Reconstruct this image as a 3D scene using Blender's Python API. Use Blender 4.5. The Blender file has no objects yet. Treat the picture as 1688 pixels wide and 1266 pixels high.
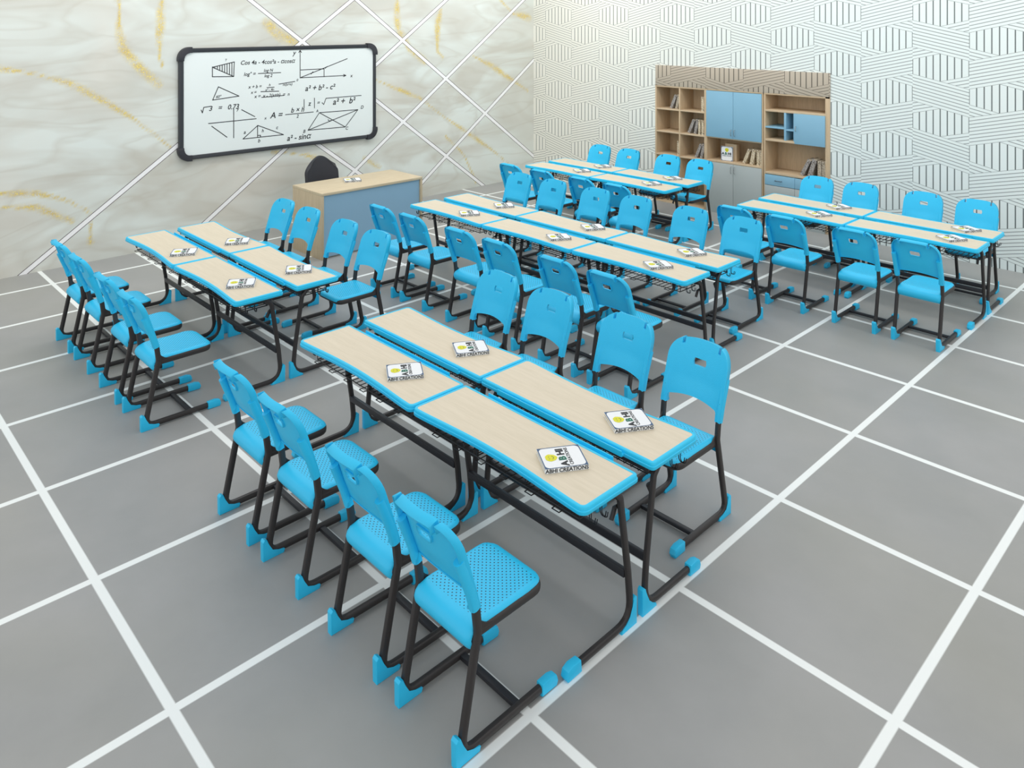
import bpy, bmesh, math, random
from mathutils import Vector, Matrix, Euler
random.seed(7)
PI = math.pi
C = bpy.context.scene.collection

# ---------------------------------------------------------------- helpers
def lin(r, g, b):
    f = lambda c: (c/255/12.92) if c/255 <= .04045 else ((c/255+.055)/1.055)**2.4
    return (f(r), f(g), f(b), 1)

def newmat(name):
    m = bpy.data.materials.new(name); m.use_nodes = True
    nt = m.node_tree
    return m, nt, nt.nodes['Principled BSDF']

class NB:
    """tiny node builder"""
    def __init__(s, nt): s.nt = nt
    def n(s, t, **k):
        o = s.nt.nodes.new(t)
        for a, v in k.items(): setattr(o, a, v)
        return o
    def link(s, a, b): s.nt.links.new(a, b)
    def m(s, op, a, b=None, c=None):
        o = s.n('ShaderNodeMath', operation=op)
        for i, v in enumerate((a, b, c)):
            if v is None: continue
            if isinstance(v, (int, float)): o.inputs[i].default_value = v
            else: s.link(v, o.inputs[i])
        return o.outputs[0]
    def mix(s, f, a, b):
        o = s.n('ShaderNodeMix', data_type='RGBA')
        for sk, v in ((o.inputs[0], f), (o.inputs[6], a), (o.inputs[7], b)):
            if isinstance(v, (int, float, tuple)): sk.default_value = v
            else: s.link(v, sk)
        return o.outputs[2]
    def coords(s):
        t = s.n('ShaderNodeTexCoord'); x = s.n('ShaderNodeSeparateXYZ')
        s.link(t.outputs['Object'], x.inputs[0])
        return t.outputs['Object'], x.outputs[0], x.outputs[1], x.outputs[2]
    def noise(s, vec, scale, detail=2, rough=.5, dist=0, stretch=None, rot=None):
        if stretch or rot:
            mp = s.n('ShaderNodeMapping'); s.link(vec, mp.inputs[0])
            if stretch: mp.inputs['Scale'].default_value = stretch
            if rot: mp.inputs['Rotation'].default_value = rot
            vec = mp.outputs[0]
        o = s.n('ShaderNodeTexNoise'); s.link(vec, o.inputs['Vector'])
        o.inputs['Scale'].default_value = scale; o.inputs['Detail'].default_value = detail
        o.inputs['Roughness'].default_value = rough; o.inputs['Distortion'].default_value = dist
        return o.outputs['Fac']
    def ramp(s, f, a, b):
        o = s.n('ShaderNodeMapRange', clamp=True); s.link(f, o.inputs[0])
        o.inputs[1].default_value = a; o.inputs[2].default_value = b
        return o.outputs[0]
    def bump(s, h, bsdf, strength=.3, dist=.002):
        o = s.n('ShaderNodeBump'); o.inputs['Strength'].default_value = strength
        o.inputs['Distance'].default_value = dist
        s.link(h, o.inputs['Height']); s.link(o.outputs[0], bsdf.inputs['Normal'])

def plain(name, col, rough=.5, metal=0, var=.04, scale=30):
    m, nt, b = newmat(name); q = NB(nt); v, x, y, z = q.coords()
    n = q.noise(v, scale, 3)
    d = tuple(c*(1-var*2) for c in col[:3])+(1,)
    q.link(q.mix(n, d, tuple(min(1, c*(1+var)) for c in col[:3])+(1,)), b.inputs['Base Color'])
    b.inputs['Roughness'].default_value = rough; b.inputs['Metallic'].default_value = metal
    return m

BLUE = lin(42, 200, 246)
M = {}
M['blue'] = plain('blue_plastic', BLUE, .42, var=.03)
M['edge'] = plain('blue_edge_band', lin(40, 205, 246), .4, var=.02)
M['frame'] = plain('charcoal_powder_coat', lin(50, 46, 45), .42, var=.05)
M['beam'] = plain('dark_steel_beam', lin(38, 39, 44), .45)
M['wire'] = plain('black_wire', lin(28, 27, 29), .4)
M['chrome'] = plain('bright_metal', lin(190, 190, 190), .25, 1)
M['black'] = plain('black_leatherette', lin(47, 48, 54), .5)
M['white'] = plain('white_card', lin(240, 243, 244), .5, var=.01)
M['navy'] = plain('navy_border', lin(58, 88, 122), .5)
M['yellow'] = plain('lime_yellow', lin(226, 222, 30), .5, var=.08, scale=200)
M['ink'] = plain('black_ink', lin(40, 42, 46), .6)
M['inkblue'] = plain('blue_ink', lin(30, 60, 120), .6)
M['inkgreen'] = plain('green_ink', lin(30, 110, 90), .6)
M['paleink'] = plain('grey_ink', lin(140, 148, 150), .6)
M['bframe'] = plain('anthracite_frame', lin(50, 53, 58), .4)
M['skyblue'] = plain('pale_blue_laminate', lin(136, 184, 208), .5, var=.02, scale=3)
M['deskblue'] = plain('grey_blue_laminate', lin(146, 184, 208), .5, var=.02, scale=3)
M['greylam'] = plain('light_grey_laminate', lin(176, 184, 182), .5, var=.02, scale=3)
M['paper'] = plain('page_paper', lin(214, 205, 184), .8, var=.1, scale=90)

# perforated seat plastic: two interleaved lattices of small holes
def perf(name, lattice=(.0245, .0225), rad=.0030, lo=.135, hi=.458, wx=.148):
    m, nt, b = newmat(name); q = NB(nt); v, x, y, z = q.coords()
    def lat(ox, oy):
        fx = q.m('ABSOLUTE', q.m('SUBTRACT', q.m('FRACT', q.m('ADD', q.m('DIVIDE', x, lattice[0]), 50+ox)), .5))
        fy = q.m('ABSOLUTE', q.m('SUBTRACT', q.m('FRACT', q.m('ADD', q.m('DIVIDE', y, lattice[1]), 50+oy)), .5))
        dx = q.m('MULTIPLY', fx, lattice[0]); dy = q.m('MULTIPLY', fy, lattice[1])
        d = q.m('SQRT', q.m('ADD', q.m('MULTIPLY', dx, dx), q.m('MULTIPLY', dy, dy)))
        return q.m('LESS_THAN', d, rad)
    k = q.m('MAXIMUM', lat(0, 0), lat(.5, .5))
    k = q.m('MULTIPLY', k, q.m('LESS_THAN', q.m('ABSOLUTE', x), wx))
    k = q.m('MULTIPLY', k, q.m('GREATER_THAN', y, lo)); k = q.m('MULTIPLY', k, q.m('LESS_THAN', y, hi))
    k = q.m('MULTIPLY', k, q.m('GREATER_THAN', z, .44))
    base = q.mix(q.noise(v, 30), tuple(c*.95 for c in BLUE[:3])+(1,), BLUE)
    q.link(q.mix(k, base, lin(16, 44, 58)), b.inputs['Base Color'])
    b.inputs['Roughness'].default_value = .42
    return m
M['perf'] = perf('perforated_blue_plastic')

def stipple():
    m, nt, b = newmat('stippled_blue_plastic'); q = NB(nt); v, x, y, z = q.coords()
    b.inputs['Base Color'].default_value = BLUE; b.inputs['Roughness'].default_value = .45
    n = q.n('ShaderNodeTexVoronoi'); q.link(v, n.inputs['Vector']); n.inputs['Scale'].default_value = 170
    q.bump(n.outputs['Distance'], b, .25, .0012)
    q.link(q.mix(q.noise(v, 25), tuple(c*.95 for c in BLUE[:3])+(1,), BLUE), b.inputs['Base Color'])
    return m
M['stip'] = stipple()

def wood(name, a, b_, axis=0, sc=1.0):
    m, nt, b = newmat(name); q = NB(nt); v, x, y, z = q.coords()
    st = [14, 14, 14]; st[axis] = 1.2
    n = q.noise(v, 3.2*sc, 5, .6, .4, stretch=tuple(st))
    n2 = q.noise(v, 9*sc, 4, .6, 0, stretch=tuple(s*1.4 if s > 2 else s for s in st))
    f = q.ramp(q.m('ADD', q.m('MULTIPLY', n, .65), q.m('MULTIPLY', n2, .35)), .3, .7)
    q.link(q.mix(f, a, b_), b.inputs['Base Color']); b.inputs['Roughness'].default_value = .5
    return m
M['wood'] = wood('maple_laminate', lin(213, 201, 176), lin(226, 214, 191))
M['woodv'] = wood('oak_laminate_upright', lin(190, 165, 132), lin(214, 190, 156), 2)
M['woodh'] = wood('oak_laminate', lin(194, 170, 138), lin(218, 195, 162), 0)
M['wooddesk'] = wood('pale_oak_laminate', lin(196, 178, 146), lin(216, 201, 170), 1)
M['wooddeskv'] = wood('pale_oak_upright', lin(184, 166, 136), lin(204, 187, 156), 2)

def setmat(o, m):
    o.data.materials.append(M[m] if isinstance(m, str) else m)

def obj(name, bm, mat, parent=None, smooth=35, loc=None, label=None):
    bmesh.ops.recalc_face_normals(bm, faces=bm.faces)
    me = bpy.data.meshes.new(name); bm.to_mesh(me); bm.free()
    o = bpy.data.objects.new(name, me); C.objects.link(o)
    mats = mat if isinstance(mat, (list, tuple)) else [mat]
    for k in mats: setmat(o, k)
    if smooth:
        for p in me.polygons: p.use_smooth = True
        me.set_sharp_from_angle(angle=math.radians(smooth))
    if parent: o.parent = parent
    if loc: o.location = loc
    if label: o['label'] = label
    return o

def thing(name, label, cat, loc=(0, 0, 0), rz=0, group=None):
    o = bpy.data.objects.new(name, None); C.objects.link(o)
    o.empty_display_size = .1
    o.location = loc; o.rotation_euler = (0, 0, rz); o['label'] = label; o['category'] = cat
    if group: o['group'] = group
    return o

def tag(o, label, cat, group=None):
    o['label'] = label; o['category'] = cat
    if group: o['group'] = group
    return o

def struct(o): o['kind'] = 'structure'; return o

def dup(root, loc, rz, label, group):
    r = root.copy(); C.objects.link(r); r.location = loc; r.rotation_euler = (0, 0, rz)
    r['label'] = label; r['group'] = group
    for ch in list(root.children):
        c = ch.copy(); C.objects.link(c); c.parent = r
        for g in ch.children:
            d = g.copy(); C.objects.link(d); d.parent = c
    return r

def box(bm, x0, x1, y0, y1, z0, z1, bev=0, mi=0):
    vs = [bm.verts.new((x, y, z)) for x in (x0, x1) for y in (y0, y1) for z in (z0, z1)]
    fs = []
    for f in ((0, 1, 3, 2), (4, 6, 7, 5), (0, 4, 5, 1), (2, 3, 7, 6), (0, 2, 6, 4), (1, 5, 7, 3)):
        fc = bm.faces.new([vs[i] for i in f]); fc.material_index = mi; fs.append(fc)
    if bev:
        es = list({e for f in fs for e in f.edges})
        bmesh.ops.bevel(bm, geom=es, offset=bev, segments=2, affect='EDGES', profile=.5)
    return vs

def fillet(pts, r, n=5):
    pts = [Vector(p) for p in pts]; out = [pts[0]]
    for i in range(1, len(pts)-1):
        rr = r[i-1] if isinstance(r, (list, tuple)) else r
        a, p, b = pts[i-1], pts[i], pts[i+1]
        u, v = (a-p), (b-p)
        if rr <= 0 or u.angle(v) > PI-.02: out.append(p); continue
        t = min(rr/math.tan(u.angle(v)/2), u.length*.49, v.length*.49)
        A, B = p+u.normalized()*t, p+v.normalized()*t
        for k in range(n+1):
            s = k/n; out.append(A.lerp(p, s).lerp(p.lerp(B, s), s))
    out.append(pts[-1]); return out

def sweep(bm, pts, ra, rb, N, seg=10, closed=False, sq=1.0, cap=True):
    """elliptic tube along pts; N is the constant side direction, ra radius along N, rb across it"""
    pts = [Vector(p) for p in pts]; N = Vector(N).normalized(); rings = []; n = len(pts)
    for i, p in enumerate(pts):
        if closed: t = pts[(i+1) % n]-pts[i-1]
        else: t = pts[min(i+1, n-1)]-pts[max(i-1, 0)]
        t.normalize(); b = N.cross(t).normalized(); nn = t.cross(b)
        k = 1.0
        if 0 < i < n-1 or closed:
            d1 = (pts[i]-pts[i-1]).normalized(); d2 = (pts[(i+1) % n]-pts[i]).normalized()
            k = 1/max(.5, math.cos(d1.angle(d2, 0)/2))
        ring = []
        for j in range(seg):
            a = 2*PI*(j+.5)/seg; ca, sa = math.cos(a), math.sin(a)
            if sq != 1:
                ca = math.copysign(abs(ca)**sq, ca); sa = math.copysign(abs(sa)**sq, sa)
            ring.append(bm.verts.new(p+nn*ra*ca+b*rb*sa*k))
        rings.append(ring)
    m = n if closed else n-1
    for i in range(m):
        A, B = rings[i], rings[(i+1) % n]
        for j in range(seg): bm.faces.new((A[j], A[(j+1) % seg], B[(j+1) % seg], B[j]))
    if cap and not closed:
        bm.faces.new(rings[0][::-1]); bm.faces.new(rings[-1])

def prism(bm, poly, x0, x1, bev=0, axis='x'):
    """extrude a polygon given in (y,z) along x"""
    mk = (lambda a, b, t: (t, a, b)) if axis == 'x' else ((lambda a, b, t: (a, t, b)) if axis == 'y' else (lambda a, b, t: (a, b, t)))
    A = [bm.verts.new(mk(a, b, x0)) for a, b in poly]; B = [bm.verts.new(mk(a, b, x1)) for a, b in poly]
    fs = [bm.faces.new(A), bm.faces.new(B[::-1])]; n = len(poly)
    for i in range(n): fs.append(bm.faces.new((A[i], B[i], B[(i+1) % n], A[(i+1) % n])))
    if bev:
        es = [e for e in fs[0].edges]+[e for e in fs[1].edges]
        bmesh.ops.bevel(bm, geom=es, offset=bev, segments=2, affect='EDGES', profile=.5)

FONT = None
def text_mesh(s, size, mat, parent, loc, rot, name='printed_text', shear=0, bold=0, align='CENTER', sx=1.0):
    cu = bpy.data.curves.new(name, 'FONT'); cu.body = s; cu.size = size; cu.align_x = align; cu.align_y = 'CENTER'
    cu.shear = shear; cu.offset = bold; cu.extrude = .0002; cu.resolution_u = 3
    t = bpy.data.objects.new(name, cu); C.objects.link(t)
    bpy.context.view_layer.update()
    me = bpy.data.meshes.new_from_object(t.evaluated_get(bpy.context.evaluated_depsgraph_get()))
    bpy.data.objects.remove(t); bpy.data.curves.remove(cu)
    me.materials.clear()
    o = bpy.data.objects.new(name, me); C.objects.link(o); setmat(o, mat)
    if parent: o.parent = parent
    o.location = loc; o.rotation_euler = rot; o.scale = (sx, 1, 1)
    return o

# ---------------------------------------------------------------- room
XL, YB, WH = -4.56, 8.63, 3.3
YF, YBK = YB-.010, YB+.352; TH = .022
Q_ = (YB-.010+1.1598)/(8.30+1.1598)
SX = lambda x: 5.1602+(x-5.1602)*Q_
SZ = lambda z: 2.7119+(z-2.7119)*Q_ if z > .01 else z

def floor_mat():
    m, nt, b = newmat('grey_floor_tiles'); q = NB(nt); v, x, y, z = q.coords()
    def line(c):
        f = q.m('ABSOLUTE', q.m('SUBTRACT', q.m('FRACT', q.m('ADD', c, 100.5)), .5))
        return q.ramp(f, .0235, .0175)
    g = q.m('MAXIMUM', line(x), line(y))
    n = q.noise(v, 1.3, 5, .6); n2 = q.noise(v, .55, 3)
    base = q.mix(q.ramp(n, .3, .7), lin(155, 156, 154), lin(168, 168, 166))
    base = q.mix(q.m('MULTIPLY', q.ramp(n2, .45, .75), .35), base, lin(165, 163, 147))
    q.link(q.mix(g, base, lin(246, 250, 247)), b.inputs['Base Color'])
    q.link(q.m('ADD', q.m('MULTIPLY', n, .18), .34), b.inputs['Roughness'])
    b.inputs['Specular IOR Level'].default_value = .35
    q.bump(q.m('SUBTRACT', 1, g), b, .15, .001)
    return m
bm = bmesh.new(); box(bm, XL-.1, 8, -4, YB+.45, -.08, 0)
struct(obj('floor', bm, floor_mat(), smooth=0))

def weave_nodes(q, x, z, bg_a, bg_b, ink, W=.603, V=.637, x0=1.16, z0=1.868, v=None):
    r2 = .23; a2 = .135
    u = q.m('DIVIDE', q.m('SUBTRACT', x, x0), W)
    u = q.m('ADD', u, 100)
    ci = q.m('FLOOR', u); par = q.m('MODULO', ci, 2)            # even: own band rises to the right
    ul = q.m('SUBTRACT', q.m('SUBTRACT', u, ci), .5)
    zz = q.m('ADD', q.m('DIVIDE', q.m('SUBTRACT', z, z0), V), 50.5)
    zz = q.m('ADD', zz, q.m('MULTIPLY', par, .5))
    w = q.m('SUBTRACT', q.m('FRACT', zz), .5)
    sg = q.m('SUBTRACT', q.m('MULTIPLY', par, 2), 1)            # even -> -1, odd -> +1
    us = q.m('MULTIPLY', ul, sg)
    hexm = q.m('LESS_THAN', q.m('ABSOLUTE', w), q.m('SUBTRACT', a2+r2*.5, q.m('MULTIPLY', q.m('ABSOLUTE', ul), r2)))
    t = q.m('FRACT', q.m('ADD', q.m('ADD', w, q.m('MULTIPLY', us, r2)), 10))
    t2 = q.m('FRACT', q.m('ADD', q.m('SUBTRACT', w, q.m('MULTIPLY', us, r2)), 10))
    own = q.m('LESS_THAN', q.m('ABSOLUTE', q.m('SUBTRACT', t, .5)), .25)
    def hatch(c, n, lw, off=0.0):
        f = q.m('ABSOLUTE', q.m('SUBTRACT', q.m('FRACT', q.m('ADD', q.m('MULTIPLY', c, n), off)), .5))
        return q.ramp(f, .5-lw*1.6, .5-lw*.6)                       # line where the fraction is near 0/1
    ho = hatch(t, 16, .095); h2 = hatch(t2, 16, .095); hv = hatch(q.m('ADD', ul, 10.5), 8, .075)
    band = q.m('ADD', q.m('MULTIPLY', own, ho), q.m('MULTIPLY', q.m('SUBTRACT', 1, own), h2))
    k = q.m('ADD', q.m('MULTIPLY', hexm, hv), q.m('MULTIPLY', q.m('MULTIPLY', q.m('SUBTRACT', 1, hexm), band), .78))
    bg = q.mix(q.ramp(x, -3.5, 1.0), bg_a, bg_b)
    return q.mix(q.m('MULTIPLY', k, .92), bg, ink)

def back_mat():
    m, nt, b = newmat('woven_line_wallpaper'); q = NB(nt); v, x, y, z = q.coords()
    q.link(weave_nodes(q, x, z, lin(240, 239, 228), lin(232, 241, 238), lin(72, 80, 80)), b.inputs['Base Color'])
    b.inputs['Roughness'].default_value = .7
    return m
bm = bmesh.new(); box(bm, XL-.1, -1.941, YB, YB+.45, 0, WH); box(bm, .7715, 7, YB, YB+.45, 0, WH); box(bm, -1.941, .7715, YB, YB+.45, 1.762, WH)
box(bm, -1.941, .7715, YB+.36, YB+.45, 0, 1.762)
struct(obj('wall_back', bm, back_mat(), smooth=0))

GOLD = [[(1.799, 2.969), (1.813, 2.618), (1.865, 2.405), (1.999, 2.224), (2.253, 1.974)], [(2.295, 2.979), (2.253, 2.578), (2.253, 2.323), (2.295, 2.176)],
 [(0.637, 2.223), (0.972, 2.15), (1.326, 2.011), (1.574, 1.859), (1.965, 1.584), (2.381, 1.203)], [(0.637, 0.897), (0.972, 0.859), (1.266, 0.733), (1.499, 0.559), (1.511, 0.213)],
 [(0.637, 0.756), (0.972, 0.701), (1.326, 0.487)], [(5.715, 3.046), (5.715, 2.635), (5.939, 2.291), (6.228, 2.114)], [(6.551, 2.919), (6.466, 2.584), (6.478, 2.249), (6.588, 2.15)],
 [(7.222, 2.16), (7.693, 1.942), (8.073, 1.739), (8.484, 1.505)], [(5.283, 1.879), (5.66, 1.724), (6.111, 1.557), (6.649, 1.183), (7.222, 0.836), (7.693, 0.532), (8.016, 0.287)],
 [(6.649, 0.894), (7.027, 0.56), (7.288, 0.079)], [(7.832, 3.088), (8.116, 2.864), (8.514, 2.782)], [(3.628, 2.685), (3.844, 2.521), (4.066, 2.436)],
 [(3.713, 0.991), (4.157, 0.898), (4.435, 0.806)], [(5.127, 0.722), (5.389, 0.574)]]
GW = [.055, .05, .035, .03, .03, .055, .06, .045, .03, .03, .06, .07, .03, .03]

def left_mat():
    m, nt, b = newmat('gold_veined_marble_panels'); q = NB(nt); v, x, y, z = q.coords()
    fl = q.noise(v, .8, 3, .5, 1.4, stretch=(1, .6, 1.9), rot=(.55, 0, 0))
    fl2 = q.noise(v, 1.1, 2, .5, 1.6, stretch=(1, .45, 1.7), rot=(.6, 0, 0))
    fl3 = q.noise(v, .55, 3, .5, .6)
    base = q.mix(q.ramp(fl, .38, .62), lin(206, 206, 196), lin(224, 231, 225))
    base = q.mix(q.m('MULTIPLY', q.ramp(fl3, .5, .7), .5), base, lin(226, 222, 211))
    # thin smoky veins along the flow
    vn = q.ramp(q.m('ABSOLUTE', q.m('SUBTRACT', fl2, .5)), .06, 0)
    base = q.mix(q.m('MULTIPLY', vn, .28), base, lin(186, 180, 164))
    # flecked gold in the veins
    at = q.n('ShaderNodeAttribute', attribute_name='gold')
    gn = q.noise(v, 60, 3, .7); gn2 = q.noise(v, 7, 3, .6)
    gm = q.m('MULTIPLY', at.outputs['Fac'], q.m('ADD', .6, q.ramp(gn2, .35, .6)))
    gm = q.m('MULTIPLY', gm, q.ramp(gn, .32, .6))
    gcol = q.mix(q.ramp(gn, .45, .65), lin(196, 166, 84), lin(238, 222, 140))
    base = q.mix(q.m('MINIMUM', gm, 1), base, gcol)
    # inlaid white strips in a diamond lattice
    def strip(slope, c, lo=None, hi=None):
        d = q.m('ABSOLUTE', q.m('SUBTRACT', q.m('SUBTRACT', z, q.m('MULTIPLY', y, slope)), c))
        w = q.m('LESS_THAN', d, .029); e = q.m('LESS_THAN', d, .038)
        if lo is not None:
            k = q.m('GREATER_THAN', y, lo); w = q.m('MULTIPLY', w, k); e = q.m('MULTIPLY', e, k)
        if hi is not None:
            k = q.m('LESS_THAN', y, hi); w = q.m('MULTIPLY', w, k); e = q.m('MULTIPLY', e, k)
        return w, e
    W = E_ = None
    for s, c, lo, hi in ((.742, -.625, None, None), (.742, -1.875, None, None), (.742, -3.12, None, None), (.742, -4.36, None, None),
                         (-.742, 6.747, None, None), (-.742, 5.520, None, None), (-.742, 4.265, 3.2, None)):
        w, e = strip(s, c, lo, hi)
        W = w if W is None else q.m('MAXIMUM', W, w); E_ = e if E_ is None else q.m('MAXIMUM', E_, e)
    base = q.mix(E_, base, lin(88, 78, 82)); base = q.mix(W, base, lin(250, 250, 250))
    q.link(base, b.inputs['Base Color']); b.inputs['Roughness'].default_value = .45
    return m

def seg_d(p, a, b):
    ax, ay = a; bx, by = b; dx, dy = bx-ax, by-ay
    t = max(0, min(1, ((p[0]-ax)*dx+(p[1]-ay)*dy)/(dx*dx+dy*dy)))
    return math.hypot(p[0]-ax-t*dx, p[1]-ay-t*dy)

def left_wall():
    y0, y1, st = -3.0, YB, .03
    ny = int((y1-y0)/st); nz = int(WH/st)
    verts = [(XL, y0+(y1-y0)*i/ny, WH*j/nz) for i in range(ny+1) for j in range(nz+1)]
    faces = [(i*(nz+1)+j, (i+1)*(nz+1)+j, (i+1)*(nz+1)+j+1, i*(nz+1)+j+1) for i in range(ny) for j in range(nz)]
    n0 = len(verts)
    verts += [(XL-.1, y0, 0), (XL-.1, y1, 0), (XL-.1, y1, WH), (XL-.1, y0, WH), (XL, y0, 0), (XL, y1, 0), (XL, y1, WH), (XL, y0, WH)]
    for f in ((0, 3, 2, 1), (0, 1, 5, 4), (3, 7, 6, 2), (0, 4, 7, 3), (1, 2, 6, 5)): faces.append(tuple(n0+i for i in f))
    me = bpy.data.meshes.new('wall_left'); me.from_pydata(verts, [], faces)
    vals = [0.0]*len(verts)
    rnd = random.Random(3)
    for L, w in zip(GOLD, GW):
        xs = [p[0] for p in L]; zs = [p[1] for p in L]
        i0 = max(0, int((min(xs)-.15-y0)/(y1-y0)*ny)); i1 = min(ny, int((max(xs)+.15-y0)/(y1-y0)*ny)+1)
        j0 = max(0, int((min(zs)-.15)/WH*nz)); j1 = min(nz, int((max(zs)+.15)/WH*nz)+1)
        for i in range(i0, i1+1):
            for j in range(j0, j1+1):
                k = i*(nz+1)+j; p = verts[k][1:]
                ww = w*(.75+.45*math.sin(p[0]*9+p[1]*7))
                d = min(seg_d(p, L[s], L[s+1]) for s in range(len(L)-1))
                vals[k] = max(vals[k], max(0, min(1, 1.25-d/ww)))
    at = me.attributes.new('gold', 'FLOAT', 'POINT'); at.data.foreach_set('value', vals)
    o = bpy.data.objects.new('wall_left', me); C.objects.link(o); setmat(o, left_mat()); struct(o)
left_wall()

# ---------------------------------------------------------------- school chair (faces +y, rear feet at y=0)
def post_y(z):                       # centre line of the back post
    if z < .52: return .115+(.105-.115)*(z-.44)/.08 if z > .44 else .028+(z-.018)/(.422)*.087
    t = (z-.52)/.36
    return .105-.105*t-.012*t*t

def make_chair():
    t = thing('school_chair', '', 'chair')
    for s in (-1, 1):
        X = s*.178
        bm = bmesh.new()
        pts = fillet([(X, .50, .026), (X, .028, .026), (X, .115, .44), (X, .105, .52), (X, .074, .622)], [.055, .05, .04])
        sweep(bm, pts, .0145, .0175, (1, 0, 0), 10, sq=.8)
        obj('side_frame', bm, 'frame', t)
        # heel cap wrapping the rear bend
        bm = bmesh.new()
        prism(bm, [(0, 0), (-.002, .096), (.008, .106), (.022, .100), (.034, .070), (.048, .040), (.078, .028), (.112, .024), (.118, .016), (.112, 0)], X-.0165, X+.0165, .003)
        obj('heel_cap', bm, 'blue', t)
        bm = bmesh.new()
        prism(bm, [(.445, .002), (.445, .049), (.500, .051), (.530, .042), (.538, .018), (.530, 0)], X-.0185, X+.0185, .005)
        obj('toe_cap', bm, 'blue', t)
        # concave gusset between back post and seat rail
        bm = bmesh.new(); poly = [(.104, .515), (.108, .43), (.225, .415), (.222, .430)]
        for k in range(1, 7):
            a = k/7*PI/2; poly.append((.222-.108*math.sin(a), .430+.085*(1-math.cos(a))))
        prism(bm, poly, X-s*.004-.003, X-s*.004+.003)
        obj('gusset', bm, 'frame', t)
    bm = bmesh.new()
    pts = fillet([(-.168, .11, .424), (-.168, .478, .424), (.168, .478, .424), (.168, .11, .424)], .06, 6)
    sweep(bm, pts, .019, .010, (0, 0, 1), 10, sq=.8)
    sweep(bm, [(-.168, .135, .420), (.168, .135, .420)], .010, .010, (0, 0, 1), 8)
    obj('seat_frame', bm, 'frame', t)
    bm = bmesh.new(); box(bm, -.168, .168, .315, .345, .014, .034, .003)
    obj('crossbar', bm, 'beam', t)
    # seat shell
    prof = [(.100, .366), (.084, .375), (.072, .392), (.068, .410), (.074, .427), (.090, .441), (.115, .453), (.135, .459), (.17, .461), (.23, .459), (.29, .457), (.34, .457), (.38, .458), (.42, .459), (.45, .458), (.472, .454), (.486, .446), (.492, .434)]
    hw = .172; xs = [0, .03, .06, .09, .115, .135, .15, .16, .167, hw]; xs = [-x for x in xs[:0:-1]]+xs
    bm = bmesh.new(); G = []
    for (y, z) in prof:
        row = []
        for x in xs:
            ax = abs(x); yy = y; zz = z
            pull = 0
            if ax > hw-.065: pull = .065*(1-math.sqrt(max(0, 1-((ax-(hw-.065))/.065)**2)))
            yy -= pull*min(1, max(0, (y-.33)/.13))
            rp = 0
            if ax > hw-.03: rp = .02*(1-math.sqrt(max(0, 1-((ax-(hw-.03))/.03)**2)))
            yy += rp*min(1, max(0, (.13-y)/.05))
            k = min(1, max(0, (y-.09)/.06))
            zz -= .007*(1-(ax/hw)**2)*k*min(1, max(0, (.47-y)/.06))
            if ax > .155: zz -= .016*((ax-.155)/(hw-.155))**2*(1 if y > .09 else 0)
            row.append(bm.verts.new((x, yy, zz)))
        G.append(row)
    for i in range(len(G)-1):
        for j in range(len(xs)-1): bm.faces.new((G[i][j], G[i][j+1], G[i+1][j+1], G[i+1][j]))
    r = bmesh.ops.extrude_edge_only(bm, edges=[e for e in bm.edges if e.is_boundary and (e.verts[0].co.z > .40 or e.verts[1].co.z > .40)])
    for v in [g for g in r['geom'] if isinstance(g, bmesh.types.BMVert)]: v.co.z -= .010; v.co.x *= .985
    o = obj('seat', bm, 'perf', t, 60)
    # back rest: dished panel with a rearward rim, carrying handle, two notches and post sleeves
    hw = .193
    zb = lambda x: .602-.030*(abs(x)/hw)**2 if abs(x) < .158 else .575-.04*min(1, (abs(x)-.158)/.004)
    ztop = lambda x: .775+.112*math.sqrt(max(0, 1-min(1, (abs(x)/hw))**4))
    hx = [0, .018, .034, .044, .062, .080, .096, .108, .127, .139, .150, .158, .162, .172, .181, .188, .192, hw]
    xs = [-x for x in hx[:0:-1]]+hx
    py = lambda x, z: post_y(z)+.016-.036*(1-(x/hw)**2)*min(1, .35+(z-.55)/.2)
    H1, H2 = .752, .792
    bm = bmesh.new(); G = []
    for x in xs:
        zt, z0 = ztop(x), zb(x); a = min(H1, zt-.03); c = min(H2, zt-.018)
        zsx = [z0+(a-z0)*k/9 for k in range(10)]+[a+(c-a)*.5, c]+[c+(zt-c)*f for f in (.35, .64, .85, 1)]
        G.append([bm.verts.new((x, py(x, z), z)) for z in zsx])
    nr = len(G[0])
    for i in range(len(xs)-1):
        xm = abs(xs[i]+xs[i+1])/2
        for j in range(nr-1):
            if xm < .044 and 9 <= j < 11: continue
            if .110 < xm < .125 and j >= nr-3: continue
            bm.faces.new((G[i][j], G[i+1][j], G[i+1][j+1], G[i][j+1]))
    for v in bm.verts:                                # soften the handle ends
        if abs(abs(v.co.x)-.044) < 1e-4 and H1-.001 < v.co.z < H2+.001 and abs(v.co.z-(H1+H2)/2) > .01: v.co.x *= .86
    hole = []; rim = []
    for e in bm.edges:
        if not e.is_boundary: continue
        m = (e.verts[0].co+e.verts[1].co)/2
        (hole if abs(m.x) < .05 and .74 < m.z < .80 else rim).append(e)
    low = set()
    r = bmesh.ops.extrude_edge_only(bm, edges=rim)
    for v in [g for g in r['geom'] if isinstance(g, bmesh.types.BMVert)]:
        lowv = v.co.z < .61 and abs(v.co.x) < .159
        v.co.y -= .006 if lowv else (.040 if abs(v.co.x) < .1085 else .036)
        if not lowv and abs(v.co.x) < .1085: v.co.z -= .014
        if not lowv: v.co.x *= .985
    r = bmesh.ops.extrude_edge_only(bm, edges=hole)
    for v in [g for g in r['geom'] if isinstance(g, bmesh.types.BMVert)]: v.co.y -= .012
    for s in (-1, 1):
        X = s*.178
        sweep(bm, [(X, post_y(z)-.002-.012*max(0, (z-.60)/.14), z) for z in (.533, .56, .60, .64, .70, .74)], .0175, .019, (1, 0, 0), 12, sq=.8)
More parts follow.
